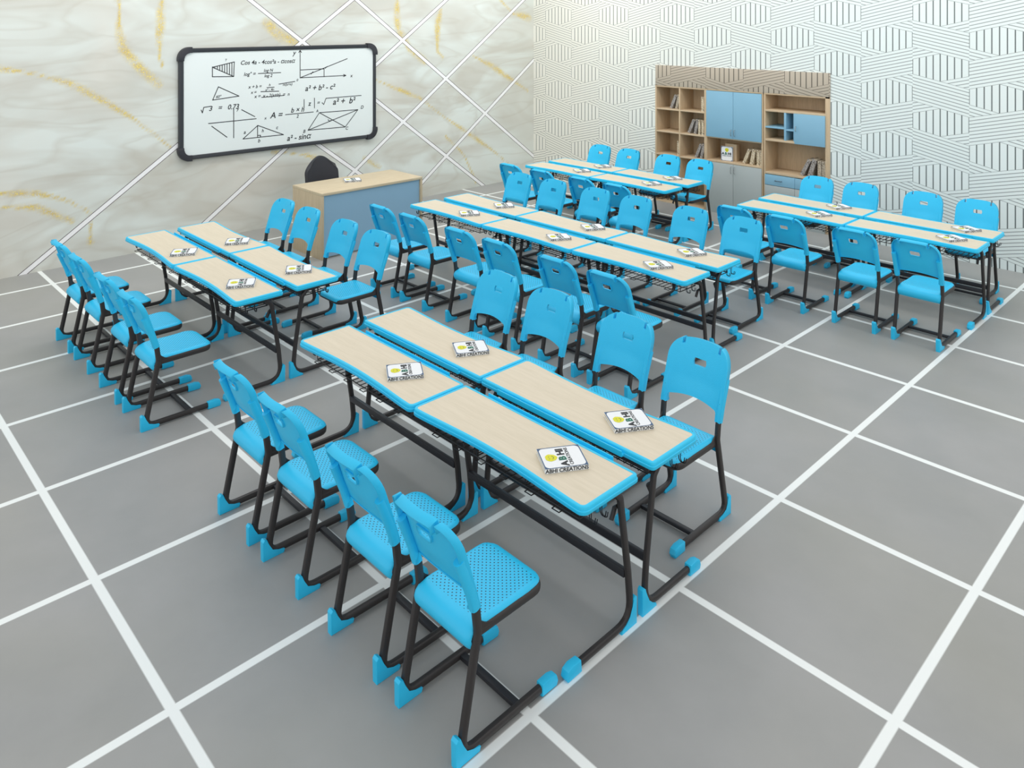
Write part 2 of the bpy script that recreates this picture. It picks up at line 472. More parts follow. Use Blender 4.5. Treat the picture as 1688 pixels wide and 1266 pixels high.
    o = obj('backrest', bm, 'stip', t, 40)
    md = o.modifiers.new('shell', 'SOLIDIFY'); md.thickness = .004; md.offset = 0
    return t

chair0 = make_chair(); used = [0]
ORD4 = ['leftmost', 'second from left', 'third from left', 'rightmost']
ORD6 = ['leftmost', 'second from left', 'third from left', 'fourth from left', 'fifth from left', 'rightmost']
CHAIRS = [
 ('front desk block', 'nearest the camera', [1.10, 1.62, 2.272, 2.782], .645, [.99, 1.52, 2.17, 2.685], 2.685),
 ('left desk block', 'below the whiteboard', [-2.175, -1.645, -.985, -.465], .635, [-2.275, -1.768, -1.10, -.585], 2.69),
 ('middle desk block', 'in the room centre', [-1.40, -.895, -.19, .318, .985, 1.50], 3.285, [-1.60, -1.04, -.40, .154, .82, 1.392], 5.42),
 ('right desk block', 'beside the patterned wall', [1.07, 1.60, 2.252, 2.768], 5.785, [1.0, 1.51, 2.17, 2.685], 7.79),
 ('back desk block', 'in the far corner', [-2.16, -1.60, -.95, -.42], 5.78, [-2.32, -1.79, -1.11, -.60], 7.79),
]
def place_chair(x, y, rz, label, group):
    if not used[0]:
        used[0] = 1; chair0.location = (x, y, 0); chair0.rotation_euler = (0, 0, rz); chair0['label'] = label; chair0['group'] = group
    else: dup(chair0, (x, y, 0), rz, label, group)
for blk, where, nx, ny_, fx, fy in CHAIRS:
    od = ORD6 if len(nx) == 6 else ORD4
    for k, x in enumerate(nx):
        place_chair(x, ny_, 0, f'blue chair, {od[k]} of those on the camera side of the {blk}', 'blue chairs on the camera side of the '+blk)
    for k, x in enumerate(fx):
        place_chair(x, fy, PI, f'blue chair, {od[k]} of those on the far side of the {blk}', 'blue chairs on the far side of the '+blk)

# ---------------------------------------------------------------- two-seat school desk (pupils at -y, block centre line at y=0)
DW = .5935
def desk_outline(ins=0.0):
    yp, yi, r = -.425, -.055, .035
    P = []
    # pupil edge, gently hollowed
    n = 24
    corners = []
    def arc(cx, cy, a0, a1):
        for k in range(7):
            a = a0+(a1-a0)*k/6; P.append((cx+(r-ins)*math.cos(a), cy+(r-ins)*math.sin(a)))
    arc(-DW+r, yp+r, PI, 1.5*PI)
    for k in range(1, n):
        x = -DW+r+(2*DW-2*r)*k/n
        u = abs(x)/(DW-r); P.append((x, yp+ins+.030*(1-u*u)**1.5))
    arc(DW-r, yp+r, 1.5*PI, 2*PI)
    rr = .018
    for k in range(5):
        a = PI/2*k/4; P.append((DW-rr+(rr-min(ins, rr*.9))*math.cos(a), yi-rr+(rr-min(ins, rr*.9))*math.sin(a)))
    for k in range(5):
        a = PI/2+PI/2*k/4; P.append((-DW+rr+(rr-min(ins, rr*.9))*math.cos(a), yi-rr+(rr-min(ins, rr*.9))*math.sin(a)))
    return P

def make_desk():
    t = thing('school_desk', '', 'desk')
    # wood sheet
    bm = bmesh.new(); P = desk_outline(.0165)
    A = [bm.verts.new((x, y, .6995)) for x, y in P]; B = [bm.verts.new((x, y, .668)) for x, y in P]
    bm.faces.new(A); bm.faces.new(B[::-1])
    for i in range(len(P)): bm.faces.new((A[i], B[i], B[(i+1) % len(P)], A[(i+1) % len(P)]))
    obj('tabletop', bm, 'wood', t)
    # edge band
    bm = bmesh.new(); rings = []
    for ins, z in ((.0165, .6995), (.0150, .7015), (.004, .7015), (0, .697), (0, .684), (-.004, .682), (-.004, .670), (0, .665), (.0165, .665)):
        P = desk_outline(ins); rings.append([bm.verts.new((x, y, z)) for x, y in P])
    for a, b in zip(rings, rings[1:]):
        n = len(a)
        for i in range(n): bm.faces.new((a[i], a[(i+1) % n], b[(i+1) % n], b[i]))
    obj('edge_band', bm, 'edge', t, 50)
    # pencil trough along the inner edge
    bm = bmesh.new(); sec = [(-.058, .699), (-.055, .684), (-.036, .684), (-.034, .702), (-.029, .702), (-.028, .676), (-.058, .672)]
    prism(bm, sec, -.43, .43)
    obj('pencil_tray', bm, 'edge', t)
    for s in (-1, 1):
        X = s*.545
        bm = bmesh.new()
        pts = fillet([(X, -.34, .652), (X, -.175, .652), (X, -.125, .60), (X, -.068, .24), (X, -.046, .026), (X, -.45, .026)], [.03, .03, .25, .10], 7)
        sweep(bm, pts, .0135, .0165, (1, 0, 0), 10, sq=.8)
        sweep(bm, [(X, -.16, .652), (X, -.07, .652)], .0105, .013, (1, 0, 0), 10, sq=.8)
        obj('leg', bm, 'frame', t)
        bm = bmesh.new()
        prism(bm, [(-.022, 0), (-.020, .118), (-.032, .128), (-.046, .115), (-.052, .085), (-.070, .050), (-.10, .028), (-.125, .014), (-.13, 0)], X-.0155, X+.0155, .003)
        obj('heel_cap', bm, 'blue', t)
        bm = bmesh.new()
        prism(bm, [(-.40, .002), (-.405, .050), (-.455, .054), (-.485, .043), (-.493, .016), (-.484, 0)], X-.020, X+.020, .005)
        obj('toe_cap', bm, 'blue', t)
        # two bag hooks under the end of the top
        for yy in (-.33, -.26):
            bm = bmesh.new(); x2 = s*.548
            for dx in (-.005, .005):
                hp = fillet([(x2+dx, yy, .665), (x2+dx, yy, .60), (x2+dx+s*.012, yy, .585), (x2+dx+s*.03, yy, .592), (x2+dx+s*.034, yy, .615)], .012, 4)
                sweep(bm, hp, .0025, .0025, (0, 1, 0), 6)
            obj('bag_hook', bm, 'wire', t)
        bm = bmesh.new(); sweep(bm, [(X-s*.012, -.125, .56), (X-s*.03, -.125, .545), (X-s*.03, -.15, .50)], .014, .009, (0, 1, 0), 8)
        obj('bracket', bm, 'frame', t)
    bm = bmesh.new(); box(bm, -.536, .536, -.088, -.064, .220, .257, .004)
    obj('crossbar', bm, 'beam', t)
    bm = bmesh.new(); box(bm, -.536, .536, -.150, -.120, .600, .650, .004)
    obj('top_rail', bm, 'beam', t)
    # wire book basket
    bm = bmesh.new(); r = .0026
    for yy, zz in ((-.345, .585), (-.24, .583), (-.135, .585), (-.135, .640)):
        sweep(bm, [(-.50, yy, zz), (.50, yy, zz)], r*1.2, r*1.2, (0, 0, 1), 6)
    n = 24
    for k in range(n):
        x = -.49+.98*k/(n-1); fw = -.372 if k % 4 < 2 else -.345
        sweep(bm, [(x, fw, .580), (x, -.135, .580), (x, -.13, .645)], r, r, (1, 0, 0), 5)
        if k % 4 == 0: sweep(bm, [(x, -.372, .580), (x+.98/(n-1), -.372, .580)], r, r, (0, 0, 1), 5)
    for x in (-.50, -.17, .17, .50):
        sweep(bm, [(x, -.345, .668), (x, -.345, .585), (x, -.135, .585), (x, -.135, .668)], r*1.2, r*1.2, (1, 0, 0), 6)
    obj('book_basket', bm, 'wire', t)
    return t

desk0 = make_desk(); dused = [0]
ORD2 = ['left-hand', 'right-hand']; ORD3 = ['left-hand', 'middle', 'right-hand']
DESKS = [('front desk block', [1.243, 2.440], 1.70), ('left desk block', [-2.06, -.863], 1.70), ('middle desk block', [-1.27, -.073, 1.124], 4.39),
         ('right desk block', [1.238, 2.434], 6.975), ('back desk block', [-2.085, -.888], 6.975)]
for blk, xs_, yc in DESKS:
    od = ORD3 if len(xs_) == 3 else ORD2
    for side, rz in (('camera side', 0), ('far side', PI)):
        for k, x in enumerate(xs_):
            lab = f'wood-topped desk, {od[k]} one on the {side} of the {blk}'
            grp = 'two-seat desks of the '+blk
            if not dused[0]:
                dused[0] = 1; desk0.location = (x, yc, 0); desk0['label'] = lab; desk0['group'] = grp
            else: dup(desk0, (x, yc, 0), rz, lab, grp)

# ---------------------------------------------------------------- white book lying on each desk (cover up, spine at -x)
def make_book():
    t = thing('book', '', 'book'); w, h, d = .172, .203, .020
    bm = bmesh.new(); box(bm, -w/2+.003, w/2-.003, -h/2+.003, h/2-.003, .002, d-.002); obj('pages', bm, 'paper', t)
    bm = bmesh.new()
    box(bm, -w/2, w/2, -h/2, h/2, 0, .002); box(bm, -w/2, w/2, -h/2, h/2, d-.002, d); box(bm, -w/2-.0006, -w/2+.002, -h/2, h/2, 0, d)
    obj('cover', bm, 'white', t, 0)
    # rounded navy border on the cover
    bm = bmesh.new()
    def rr(hw, hh, r, n=5):
        P = []
        for cx, cy, a in ((hw-r, hh-r, 0), (-hw+r, hh-r, PI/2), (-hw+r, -hh+r, PI), (hw-r, -hh+r, 1.5*PI)):
            for k in range(n+1): P.append((cx+r*math.cos(a+PI/2*k/n), cy+r*math.sin(a+PI/2*k/n)))
        return P
    A = [bm.verts.new((x, y, d+.0004)) for x, y in rr(w/2-.001, h/2-.001, .0005)]
    B = [bm.verts.new((x, y, d+.0004)) for x, y in rr(w/2-.006, h/2-.006, .022)]
    for i in range(len(A)): bm.faces.new((A[i], A[(i+1) % len(A)], B[(i+1) % len(B)], B[i]))
    obj('cover_border', bm, 'navy', t, 0)
    # yellow round emblem: blob with darker bite marks
    bm = bmesh.new(); ring = []
    for k in range(28):
        a = 2*PI*k/28; r = .028*(1+.05*math.sin(3*a)+.03*math.sin(7*a)); ring.append(bm.verts.new((r*math.cos(a), (.053)+r*math.sin(a), d+.0007)))
    bm.faces.new(ring); obj('round_emblem', bm, 'yellow', t, 0)
    bm = bmesh.new()
    for k in range(9):
        a = PI*1.15+PI*.7*k/8; 
        if k < 8:
            a2 = PI*1.15+PI*.7*(k+1)/8
            q = [bm.verts.new((rad*math.cos(b_), .055+rad*math.sin(b_), d+.0010)) for rad, b_ in ((.013, a), (.013, a2), (.0155, a2), (.0155, a))]
            bm.faces.new(q)
    for cx in (-.008, .008):
        bm.faces.new([bm.verts.new((cx+.0022*math.cos(2*PI*k/8), .062+.0032*math.sin(2*PI*k/8), d+.0010)) for k in range(8)])
    obj('emblem_drawing', bm, 'inkgreen', t, 0)
    for ch, xx, mt in (('A', -.056, 'ink'), ('B', -.014, 'inkgreen'), ('HI', .040, 'ink')):
        text_mesh(ch, .046, mt, t, (xx, .000, d+.0008), (0, 0, 0), 'cover_title', bold=.0022, sx=1.2)
    text_mesh('CREATIONS', .0235, 'ink', t, (0, -.031, d+.0008), (0, 0, 0), 'cover_subtitle', bold=.0003, sx=1.1)
    text_mesh('ABHI CREATIONS', .0235, 'ink', t, (-w/2-.0012, 0, d/2), (PI/2, 0, -PI/2), 'spine_title', bold=.0006, sx=1.08)
    return t
book0 = make_book(); bused = [0]
BOOKS = [('front desk block', [(1.494, 1.484), (2.729, 1.474)], [(1.514, 1.962), (2.727, 1.967)]),
 ('left desk block', [(-1.739, 1.474), (-.613, 1.476)], [(-1.741, 1.957), (-.616, 1.961)]),
 ('middle desk block', [(-1.07, 4.158), (.199, 4.165), (1.336, 4.145)], [(-1.072, 4.655), (.193, 4.66), (1.329, 4.648)]),
 ('right desk block', [(1.488, 6.760), (2.752, 6.753)], [(1.493, 7.228), (2.744, 7.205)]),
 ('back desk block', [(-1.799, 6.769), (-.647, 6.764)], [(-1.814, 7.22), (-.659, 7.225)])]
book_rz = math.atan2(.51, -.86)          # local +x direction in the room
for blk, near, far in BOOKS:
    od = ORD3 if len(near) == 3 else ORD2
    for side, L in (('camera side', near), ('far side', far)):
        for k, (x, y) in enumerate(L):
            lab = f'white book on the {od[k]} desk, {side} of the {blk}'
            rz = book_rz+random.uniform(-.03, .03)
            if not bused[0]:
                bused[0] = 1; book0.location = (x, y, .7005); book0.rotation_euler = (0, 0, rz); book0['label'] = lab; book0['group'] = 'white books lying on the desks'
            else: dup(book0, (x, y, .7005), rz, lab, 'white books lying on the desks')
bk = dup(book0, (-3.155, 4.05, .7605), PI/2+1.15, 'white book with yellow emblem lying on the teacher desk', 'white books lying on the desks')
bk = dup(book0, (SX(-.56), YF+.09, SZ(.805)+.102), 0, 'white book standing face-out in the middle shelf niche', 'white books lying on the desks')
bk['group'] = 'books on the wall shelves'; bk.rotation_euler = (PI/2, 0, .12)

# ---------------------------------------------------------------- whiteboard
t = thing('whiteboard', 'white board with rounded black frame covered in maths writing on the marble wall', 'whiteboard', (XL, 3.889, 1.707))
BX = .055
def wb(Y, Z): return (Y-3.889, Z-1.707)
hw, hh = 1.415, .684
def rrect(hw, hh, r, n=6):
    P = []
    for cx, cy, a in ((hw-r, hh-r, 0), (-hw+r, hh-r, PI/2), (-hw+r, -hh+r, PI), (hw-r, -hh+r, 1.5*PI)):
        for k in range(n+1): P.append((cx+r*math.cos(a+PI/2*k/n), cy+r*math.sin(a+PI/2*k/n)))
    return P
bm = bmesh.new(); prism(bm, rrect(hw-.03, hh-.03, .10), .004, BX-.014); 
mb = plain('glossy_board_white', lin(232, 240, 238), .25, var=.008, scale=2)
obj('writing_surface', bm, mb, t)
bm = bmesh.new(); rings = []
for ins, r, x in ((.052, .075, .030), (.052, .075, BX-.004), (.044, .083, BX), (.010, .115, BX), (.0, .125, BX-.01), (.0, .125, .006), (.01, .12, .002), (.052, .075, .002)):
    rings.append([bm.verts.new((x, a, b)) for a, b in rrect(hw-ins, hh-ins, r)])
for a, b in zip(rings, rings[1:]):
    n = len(a)
    for i in range(n): bm.faces.new((a[i], a[(i+1) % n], b[(i+1) % n], b[i]))
obj('frame', bm, 'bframe', t, 40)
for sy in (-1, 1):
    for sz in (-1, 1):
        bm = bmesh.new(); cy, cz, r = sy*(hw-.125), sz*(hh-.125), .125
        poly = []
        rng = [PI/2*k/8 for k in range(9)]
        o_ = [(cy+sy*(r+.016)*math.cos(a), cz+sz*(r+.016)*math.sin(a)) for a in rng]
        i_ = [(cy+sy*(r-.055)*math.cos(a), cz+sz*(r-.055)*math.sin(a)) for a in rng[::-1]]
        o_ = [(o_[0][0], o_[0][1]-sz*.03)]+o_+[(o_[-1][0]-sy*.03, o_[-1][1])]
        i_ = [(i_[0][0]-sy*.03, i_[0][1])]+i_+[(i_[-1][0], i_[-1][1]-sz*.03)]
        prism(bm, o_+i_, .002, BX+.012, .004)
        obj('corner_guard', bm, 'black', t, 40)
LINES = [[(2.883, 2.153), (2.883, 2.029), (3.157, 2.019), (3.165, 2.205), (2.883, 2.148), (3.157, 2.019)], [(2.959, 1.899), (2.886, 1.737), (3.227, 1.765), (2.959, 1.899)], [(3.157, 1.609), (3.157, 1.236)], [(2.833, 1.448), (3.46, 1.455)], [(3.262, 1.587), (3.441, 1.483)], [(2.874, 1.411), (3.07, 1.253)], [(3.28, 1.209), (3.481, 1.365), (3.842, 1.209), (3.28, 1.209)], [(3.478, 1.365), (3.478, 1.211)], [(3.478, 1.234), (3.518, 1.233), (3.518, 1.211)], [(4.086, 2.322), (4.086, 1.957), (4.789, 1.955)], [(4.086, 1.957), (4.822, 2.193)], [(4.096, 2.063), (4.45, 2.063), (4.45, 1.952)], [(4.145, 1.659), (4.145, 1.541)], [(4.302, 1.667), (4.302, 1.529)], [(4.419, 1.594), (4.446, 1.568), (4.481, 1.651), (5.054, 1.654)], [(3.871, 1.473), (4.286, 1.476)], [(4.205, 1.233), (4.378, 1.459), (4.998, 1.453), (4.789, 1.224), (4.205, 1.233), (4.998, 1.453)], [(4.378, 1.459), (4.789, 1.224)], [(3.487, 2.042), (3.804, 2.04)], [(2.742, 1.624), (2.758, 1.587), (2.775, 1.654), (2.866, 1.661)], [(3.523, 1.803), (3.776, 1.794)], [(3.607, 1.85), (3.709, 1.851)], [(3.776, 1.888), (4.007, 1.911)], [(3.533, 1.727), (3.852, 1.733)], [(4.513, 1.352), (4.534, 1.326), (4.559, 1.337)], [(2.914, 2.154), (2.914, 2.14)], [(2.945, 2.161), (2.945, 2.126)], [(2.976, 2.167), (2.976, 2.111)], [(3.007, 2.173), (3.007, 2.096)], [(3.038, 2.179), (3.038, 2.081)], [(3.07, 2.186), (3.07, 2.067)], [(3.102, 2.192), (3.102, 2.052)], [(3.133, 2.198), (3.133, 2.037)],
 [(4.066, 2.30), (4.086, 2.33), (4.106, 2.30)], [(4.76, 1.97), (4.80, 1.955), (4.76, 1.94)], [(4.47, 2.07), (4.50, 2.095)], [(4.25, 2.0), (4.28, 2.03)]]
TEXTS = [('y', 3.997, 2.297, 0.061), ('x', 4.887, 1.946, 0.046), ('0', 4.042, 1.927, 0.032), ('Cos 4a - 4cos\u00b2a - \u03b1cos\u03b1', 3.625, 2.188, 0.053), ('log\u00b0 =', 3.369, 2.039, 0.045), ('log N', 3.625, 2.076, 0.039), ('log 2', 3.625, 2.006, 0.039), ('x + b =', 3.441, 1.872, 0.041), ('h', 3.644, 1.883, 0.032), ('m(x+n)', 3.9, 1.876, 0.032), ('x =', 3.423, 1.8, 0.038), ('x\u00b2 - 4n', 3.644, 1.822, 0.031), ('x =  x - 2(a+b)  =  n', 3.681, 1.744, 0.042), ('a\u00b2 + b\u00b2 - c\u00b2', 4.388, 1.804, 0.073), ('z', 4.225, 1.595, 0.062), ('=', 4.36, 1.596, 0.05), ('a\u00b2 +  b\u00b2', 4.765, 1.59, 0.083), ('3   =   0.73', 3.03, 1.631, 0.06), ('A =', 3.738, 1.476, 0.077), ('b \u00d7 h', 4.046, 1.522, 0.064), ('2', 4.046, 1.436, 0.043), ('A', 4.343, 1.484, 0.036), ('D', 5.065, 1.481, 0.046), ('B', 4.145, 1.221, 0.043), ('C', 4.811, 1.201, 0.042), ('a', 3.301, 1.293, 0.045), ('c', 3.747, 1.312, 0.045), ('h', 3.547, 1.288, 0.042), ('b', 3.496, 1.163, 0.045), ('a\u00b2 - sin\u03b1', 4.066, 1.151, 0.072), ('60\u00b0', 2.959, 1.774, 0.034), ('x', 3.584, 1.45, 0.035), ('T', 3.053, 2.231, 0.027), ('y', 3.21, 1.60, .04)]
bm = bmesh.new()
for L in LINES:
    for (a0, b0), (a1, b1) in zip(L, L[1:]):
        p, q_ = Vector(wb(a0, b0)), Vector(wb(a1, b1)); d = (q_-p)
        if d.length < 1e-4: continue
        n_ = Vector((-d.y, d.x)).normalized()*.0050; e = d.normalized()*.003
        quad = [p-e+n_, p-e-n_, q_+e-n_, q_+e+n_]; bm.faces.new([bm.verts.new((BX-.0125, c.x, c.y)) for c in quad])
o = obj('marker_drawing', bm, 'ink', t, 0)
RW = Euler((PI/2, 0, PI/2))
for s, Y, Z, h in TEXTS:
    a, b = wb(Y, Z)
    text_mesh(s, h*1.45, 'ink', t, (BX-.0125, a, b), (PI/2, 0, PI/2), 'marker_writing', shear=.25, bold=h*.021)

# ---------------------------------------------------------------- teacher desk, its chair
X0, X1, Y0, Y1, HT = -3.445, -2.765, 3.405, 4.83, .76
t = thing('teacher_desk', 'pale oak teacher desk with grey-blue front panel below the whiteboard', 'desk', (X0/2+X1/2, Y0/2+Y1/2, 0))
cx, cy = X0/2+X1/2, Y0/2+Y1/2
hx_, hy = (X1-X0)/2, (Y1-Y0)/2
bm = bmesh.new(); box(bm, -hx_, hx_, -hy, hy, HT-.03, HT, .002); obj('desktop', bm, 'wooddesk', t)
for s in (-1, 1):
    bm = bmesh.new(); box(bm, -hx_+.005, hx_-.002, s*hy-.03 if s > 0 else -hy, hy if s > 0 else -hy+.03, 0, HT-.03, .001); obj('side_panel', bm, 'wooddeskv', t)
bm = bmesh.new(); box(bm, hx_-.045, hx_-.027, -hy+.03, hy-.03, .02, HT-.03); obj('front_panel', bm, 'deskblue', t)
bm = bmesh.new(); box(bm, -hx_+.03, hx_-.045, hy-.43, hy-.03, .08, HT-.03, .002); o = obj('drawer_pedestal', bm, 'wooddeskv', t)

t = thing('office_chair', 'black office chair with curved backrest behind the teacher desk', 'chair', (-3.86, 4.115, 0))
bm = bmesh.new(); G = []
for i in range(13):
    v = i/12; row = []
    for j in range(15):
        u = j/14*2-1
        w = .235*(1-.18*max(0, (v-.75)/.25)**2)*(1-.12*max(0, (.2-v)/.2))
        topz = .955-.02*u*u-.115*abs(u)**1.6
        z = .50+(topz-.50)*v
        row.append(bm.verts.new((-.14+.05*u*u-.05*v, u*w, z)))
    G.append(row)
for i in range(12):
    for j in range(14): bm.faces.new((G[i][j], G[i][j+1], G[i+1][j+1], G[i+1][j]))
o = obj('backrest', bm, 'black', t, 60); md = o.modifiers.new('pad', 'SOLIDIFY'); md.thickness = .045; md.offset = 0
md = o.modifiers.new('round', 'BEVEL'); md.width = .015; md.segments = 3; md.limit_method = 'ANGLE'
bm = bmesh.new(); box(bm, -.16, .28, -.24, .24, .44, .52, .03); obj('seat', bm, 'black', t)
bm = bmesh.new(); sweep(bm, [(0.05, 0, .08), (0.05, 0, .45)], .028, .028, (1, 0, 0), 12); obj('gas_column', bm, 'chrome', t)
bm = bmesh.new(); sweep(bm, fillet([(.05, 0, .43), (-.19, 0, .43), (-.20, 0, .70)], .05), .03, .01, (0, 1, 0), 8); obj('back_bracket', bm, 'black', t)
for k in range(5):
    a = 2*PI*k/5+.3; bm = bmesh.new(); sweep(bm, [(.05, 0, .11), (.05+.24*math.cos(a), .24*math.sin(a), .07)], .02, .014, (-math.sin(a), math.cos(a), 0), 8); arm = obj('star_leg', bm, 'black', t)
    bm = bmesh.new(); c_ = Vector((.05+.24*math.cos(a), .24*math.sin(a), .028)); nn = Vector((-math.sin(a), math.cos(a), 0))
    sweep(bm, [c_-nn*.02, c_+nn*.02], .028, .028, (0, 0, 1), 14); obj('castor', bm, 'black', arm)

# ---------------------------------------------------------------- shelf wall units (front face y=8.30)
def panel(name, mat, parent, x0, x1, z0, z1, y0=YF, y1=YBK, bev=.0015, label=None):
    bm = bmesh.new(); c = parent.location
    box(bm, SX(x0)-c.x, SX(x1)-c.x, y0-c.y, y1-c.y, SZ(z0), SZ(z1), bev); return obj(name, bm, mat, parent, label=label)
def bar_handle(parent, x, z0, z1, vertical=True):
    bm = bmesh.new(); c = parent.location; y = YF-c.y
    if vertical: x, z0, z1 = SX(x), SZ(z0), SZ(z1)
    else: x, z0, z1 = SZ(x), SX(z0), SX(z1)
    if vertical: P = [(x, y, z0), (x, y-.022, z0), (x, y-.022, z1), (x, y, z1)]; N = (1, 0, 0)
    else: P = [(z0, y, x), (z0, y-.022, x), (z1, y-.022, x), (z1, y, x)]; N = (0, 0, 1)
    P = [(a-(c.x if True else 0), b, d) for a, b, d in P]
    sweep(bm, fillet(P, .008, 3), .004, .004, N, 6)
    return bm
# left: open pigeon-holes
a = thing('cube_shelf', 'open oak pigeon-hole bookcase, left part of the wall storage', 'shelf', (SX(-1.28), YB, 0))
for x in (-1.707, -1.294, -.874): panel('upright', 'woodv', a, x, x+TH, 0, 1.79)
panel('back_panel', 'woodv', a, -1.69, -.86, .02, 1.785, YBK-.008, YBK)
panel('top_board', 'woodh', a, -1.707, -.852, 1.765, 1.79, YF-.002)
for x0, x1 in ((-1.685, -1.294), (-1.272, -.874)):
    for z in (1.435, 1.105, .770, .435, .08): panel('shelf_board', 'woodh', a, x0, x1, z, z+TH)
# middle: blue double door above an open niche, grey doors below
b = thing('wall_cabinet', 'oak cupboard with pale blue double doors above a niche, middle part of the wall storage', 'cupboard', (SX(-.42), YB, 0))
for x in (-.852, -.004): panel('upright', 'woodv', b, x, x+TH, 0, 1.79)
panel('back_panel', 'woodv', b, -.83, -.004, .02, 1.785, YBK-.008, YBK)
panel('top_board', 'woodh', b, -.852, .018, 1.768, 1.79, YF-.002)
panel('shelf_board', 'woodh', b, -.83, -.004, 1.112, 1.134); panel('shelf_board', 'woodh', b, -.83, -.004, .783, .805, YF-.002)
panel('shelf_board', 'woodh', b, -.83, -.004, .06, .082)
for k, (x0, x1) in enumerate(((-.832, -.416), (-.412, .002))):
    d_ = panel('door', 'skyblue', b, x0, x1, 1.128, 1.764, YF-.016, YF+.002, label='pale blue upper door')
    bm = bar_handle(b, -.440 if k == 0 else -.388, 1.17, 1.25); bmesh.ops.translate(bm, vec=(0, -.016, 0), verts=bm.verts); obj('handle', bm, 'chrome', d_)
    d_ = panel('door', 'greylam', b, x0, x1, .05, .780, YF-.016, YF+.002, label='light grey lower door')
    bm = bar_handle(b, -.440 if k == 0 else -.388, .66, .75); bmesh.ops.translate(bm, vec=(0, -.016, 0), verts=bm.verts); obj('handle', bm, 'chrome', d_)
# right: open shelf, blue cubby with small door, niche, drawers
c = thing('tall_cabinet', 'oak storage unit with small blue cubby and drawers, right part of the wall storage', 'cupboard', (SX(.47), YB, 0))
panel('upright', 'woodv', c, .030, .052, 0, 1.79); panel('upright', 'woodv', c, .857, .914, 0, 1.79, YF-.002)
panel('back_panel', 'woodv', c, .05, .86, .02, 1.785, YBK-.008, YBK)
panel('top_board', 'woodh', c, .030, .916, 1.766, 1.79, YF-.002)
for z in (1.545, 1.160, .730): panel('shelf_board', 'woodh', c, .052, .857, z, z+.028)
panel('shelf_board', 'woodh', c, .052, .857, .06, .082)
panel('cubby_divider', 'skyblue', c, .312, .340, 1.188, 1.545); panel('cubby_divider', 'skyblue', c, .440, .458, 1.188, 1.545, label='white-edged blue divider')
panel('cubby_shelf', 'skyblue', c, .052, .312, 1.330, 1.350); panel('cubby_shelf', 'skyblue', c, .340, .440, 1.315, 1.335)
d_ = panel('door', 'skyblue', c, .460, .858, 1.162, 1.548, YF-.016, YF+.002, label='small pale blue door')
bm = bar_handle(c, .482, 1.325, 1.385); bmesh.ops.translate(bm, vec=(0, -.016, 0), verts=bm.verts); obj('handle', bm, 'chrome', d_)
d_ = panel('drawer', 'skyblue', c, .052, .462, .590, .722, YF-.016, YF+.2, label='pale blue drawer front')
bm = bar_handle(c, .655, .20, .29, False); bmesh.ops.translate(bm, vec=(0, -.016, 0), verts=bm.verts); obj('handle', bm, 'wire', d_)
for z0, z1 in ((.42, .584), (.24, .414), (.06, .234)):
    d_ = panel('drawer', 'greylam', c, .052, .462, z0, z1, YF-.016, YF+.2, label='light grey drawer front')
d_ = panel('door', 'skyblue', c, .466, .857, .590, .722, YF-.016, YF+.002)
panel('door', 'greylam', c, .466, .857, .06, .584, YF-.016, YF+.002, label='light grey lower door')
# printed board standing on top of the units
m, nt, bs = newmat('woven_line_print_on_tan'); q = NB(nt); v, x, y, z = q.coords()
q.link(weave_nodes(q, x, z, lin(190, 178, 160), lin(190, 178, 160), lin(62, 56, 48), x0=1.16-.40, z0=1.69), bs.inputs['Base Color']); bs.inputs['Roughness'].default_value = .6
bm = bmesh.new(); box(bm, SX(-1.70), SX(.918), -.016, -.001, SZ(1.786), SZ(2.083), .002)
tag(obj('patterned_board', bm, m, loc=(0, YB, 0)), 'long tan board printed with woven lines along the top of the wall storage', 'board')

# books on the shelves
def spine_mat(i, a_, b_):
    m, nt, bs = newmat(f'printed_spine_{i}'); q = NB(nt); v, x, y, z = q.coords()
    n = q.noise(v, 45, 4, .7, .5); vo = q.n('ShaderNodeTexVoronoi'); q.link(v, vo.inputs['Vector']); vo.inputs['Scale'].default_value = 38
    base = q.mix(q.ramp(n, .42, .58), a_, b_)
    q.link(q.mix(q.m('MULTIPLY', q.m('LESS_THAN', vo.outputs['Distance'], .28), .8), base, lin(70, 58, 46)), bs.inputs['Base Color'])
    bs.inputs['Roughness'].default_value = .6
    return m
SM = [spine_mat(0, lin(196, 184, 164), lin(150, 136, 116)), spine_mat(1, lin(176, 170, 164), lin(120, 112, 106)), spine_mat(2, lin(224, 210, 184), lin(178, 158, 124))]
def shelf_book(x, z, tilt, mi, label, w=.045, h=.215, d=.16, yoff=.04, group='books on the wall shelves'):
    x = SX(x); z = SZ(z)
    t = thing('shelf_book', label, 'book', (x, YF+yoff, z), 0, group)
    bm = bmesh.new(); box(bm, -w/2+.004, w/2-.004, .004, d, .004, h-.004); obj('pages', bm, 'paper', t, 0)
    bm = bmesh.new(); box(bm, -w/2, -w/2+.004, 0, d+.003, 0, h); box(bm, w/2-.004, w/2, 0, d+.003, 0, h); box(bm, -w/2, w/2, -.002, .003, 0, h, .001)
    obj('cover', bm, SM[mi], t, 0)
    t.rotation_euler = (0, tilt, 0)
    # keep the lowest corner on the board
    t.location.z = z+abs(math.sin(tilt))*w/2
    return t
PL = ['leaning', 'upright']
shelf_book(-1.456, 1.457, .42, 1, 'leaning grey book in the top left pigeon-hole, left of the pair')
shelf_book(-1.362, 1.457, .22, 0, 'leaning beige book in the top left pigeon-hole, right of the pair')
shelf_book(-.905, 1.457, 0, 2, 'cream book at the right edge of the second top pigeon-hole', yoff=.01)
shelf_book(-1.325, .792, 0, 2, 'pale book at the right edge of the third-row left pigeon-hole', w=.035, yoff=.03)
shelf_book(-1.152, 1.127, .42, 1, 'leaning grey book, leftmost in the second-row pigeon-hole')
shelf_book(-1.050, 1.127, .22, 1, 'leaning grey book, second in the second-row pigeon-hole')
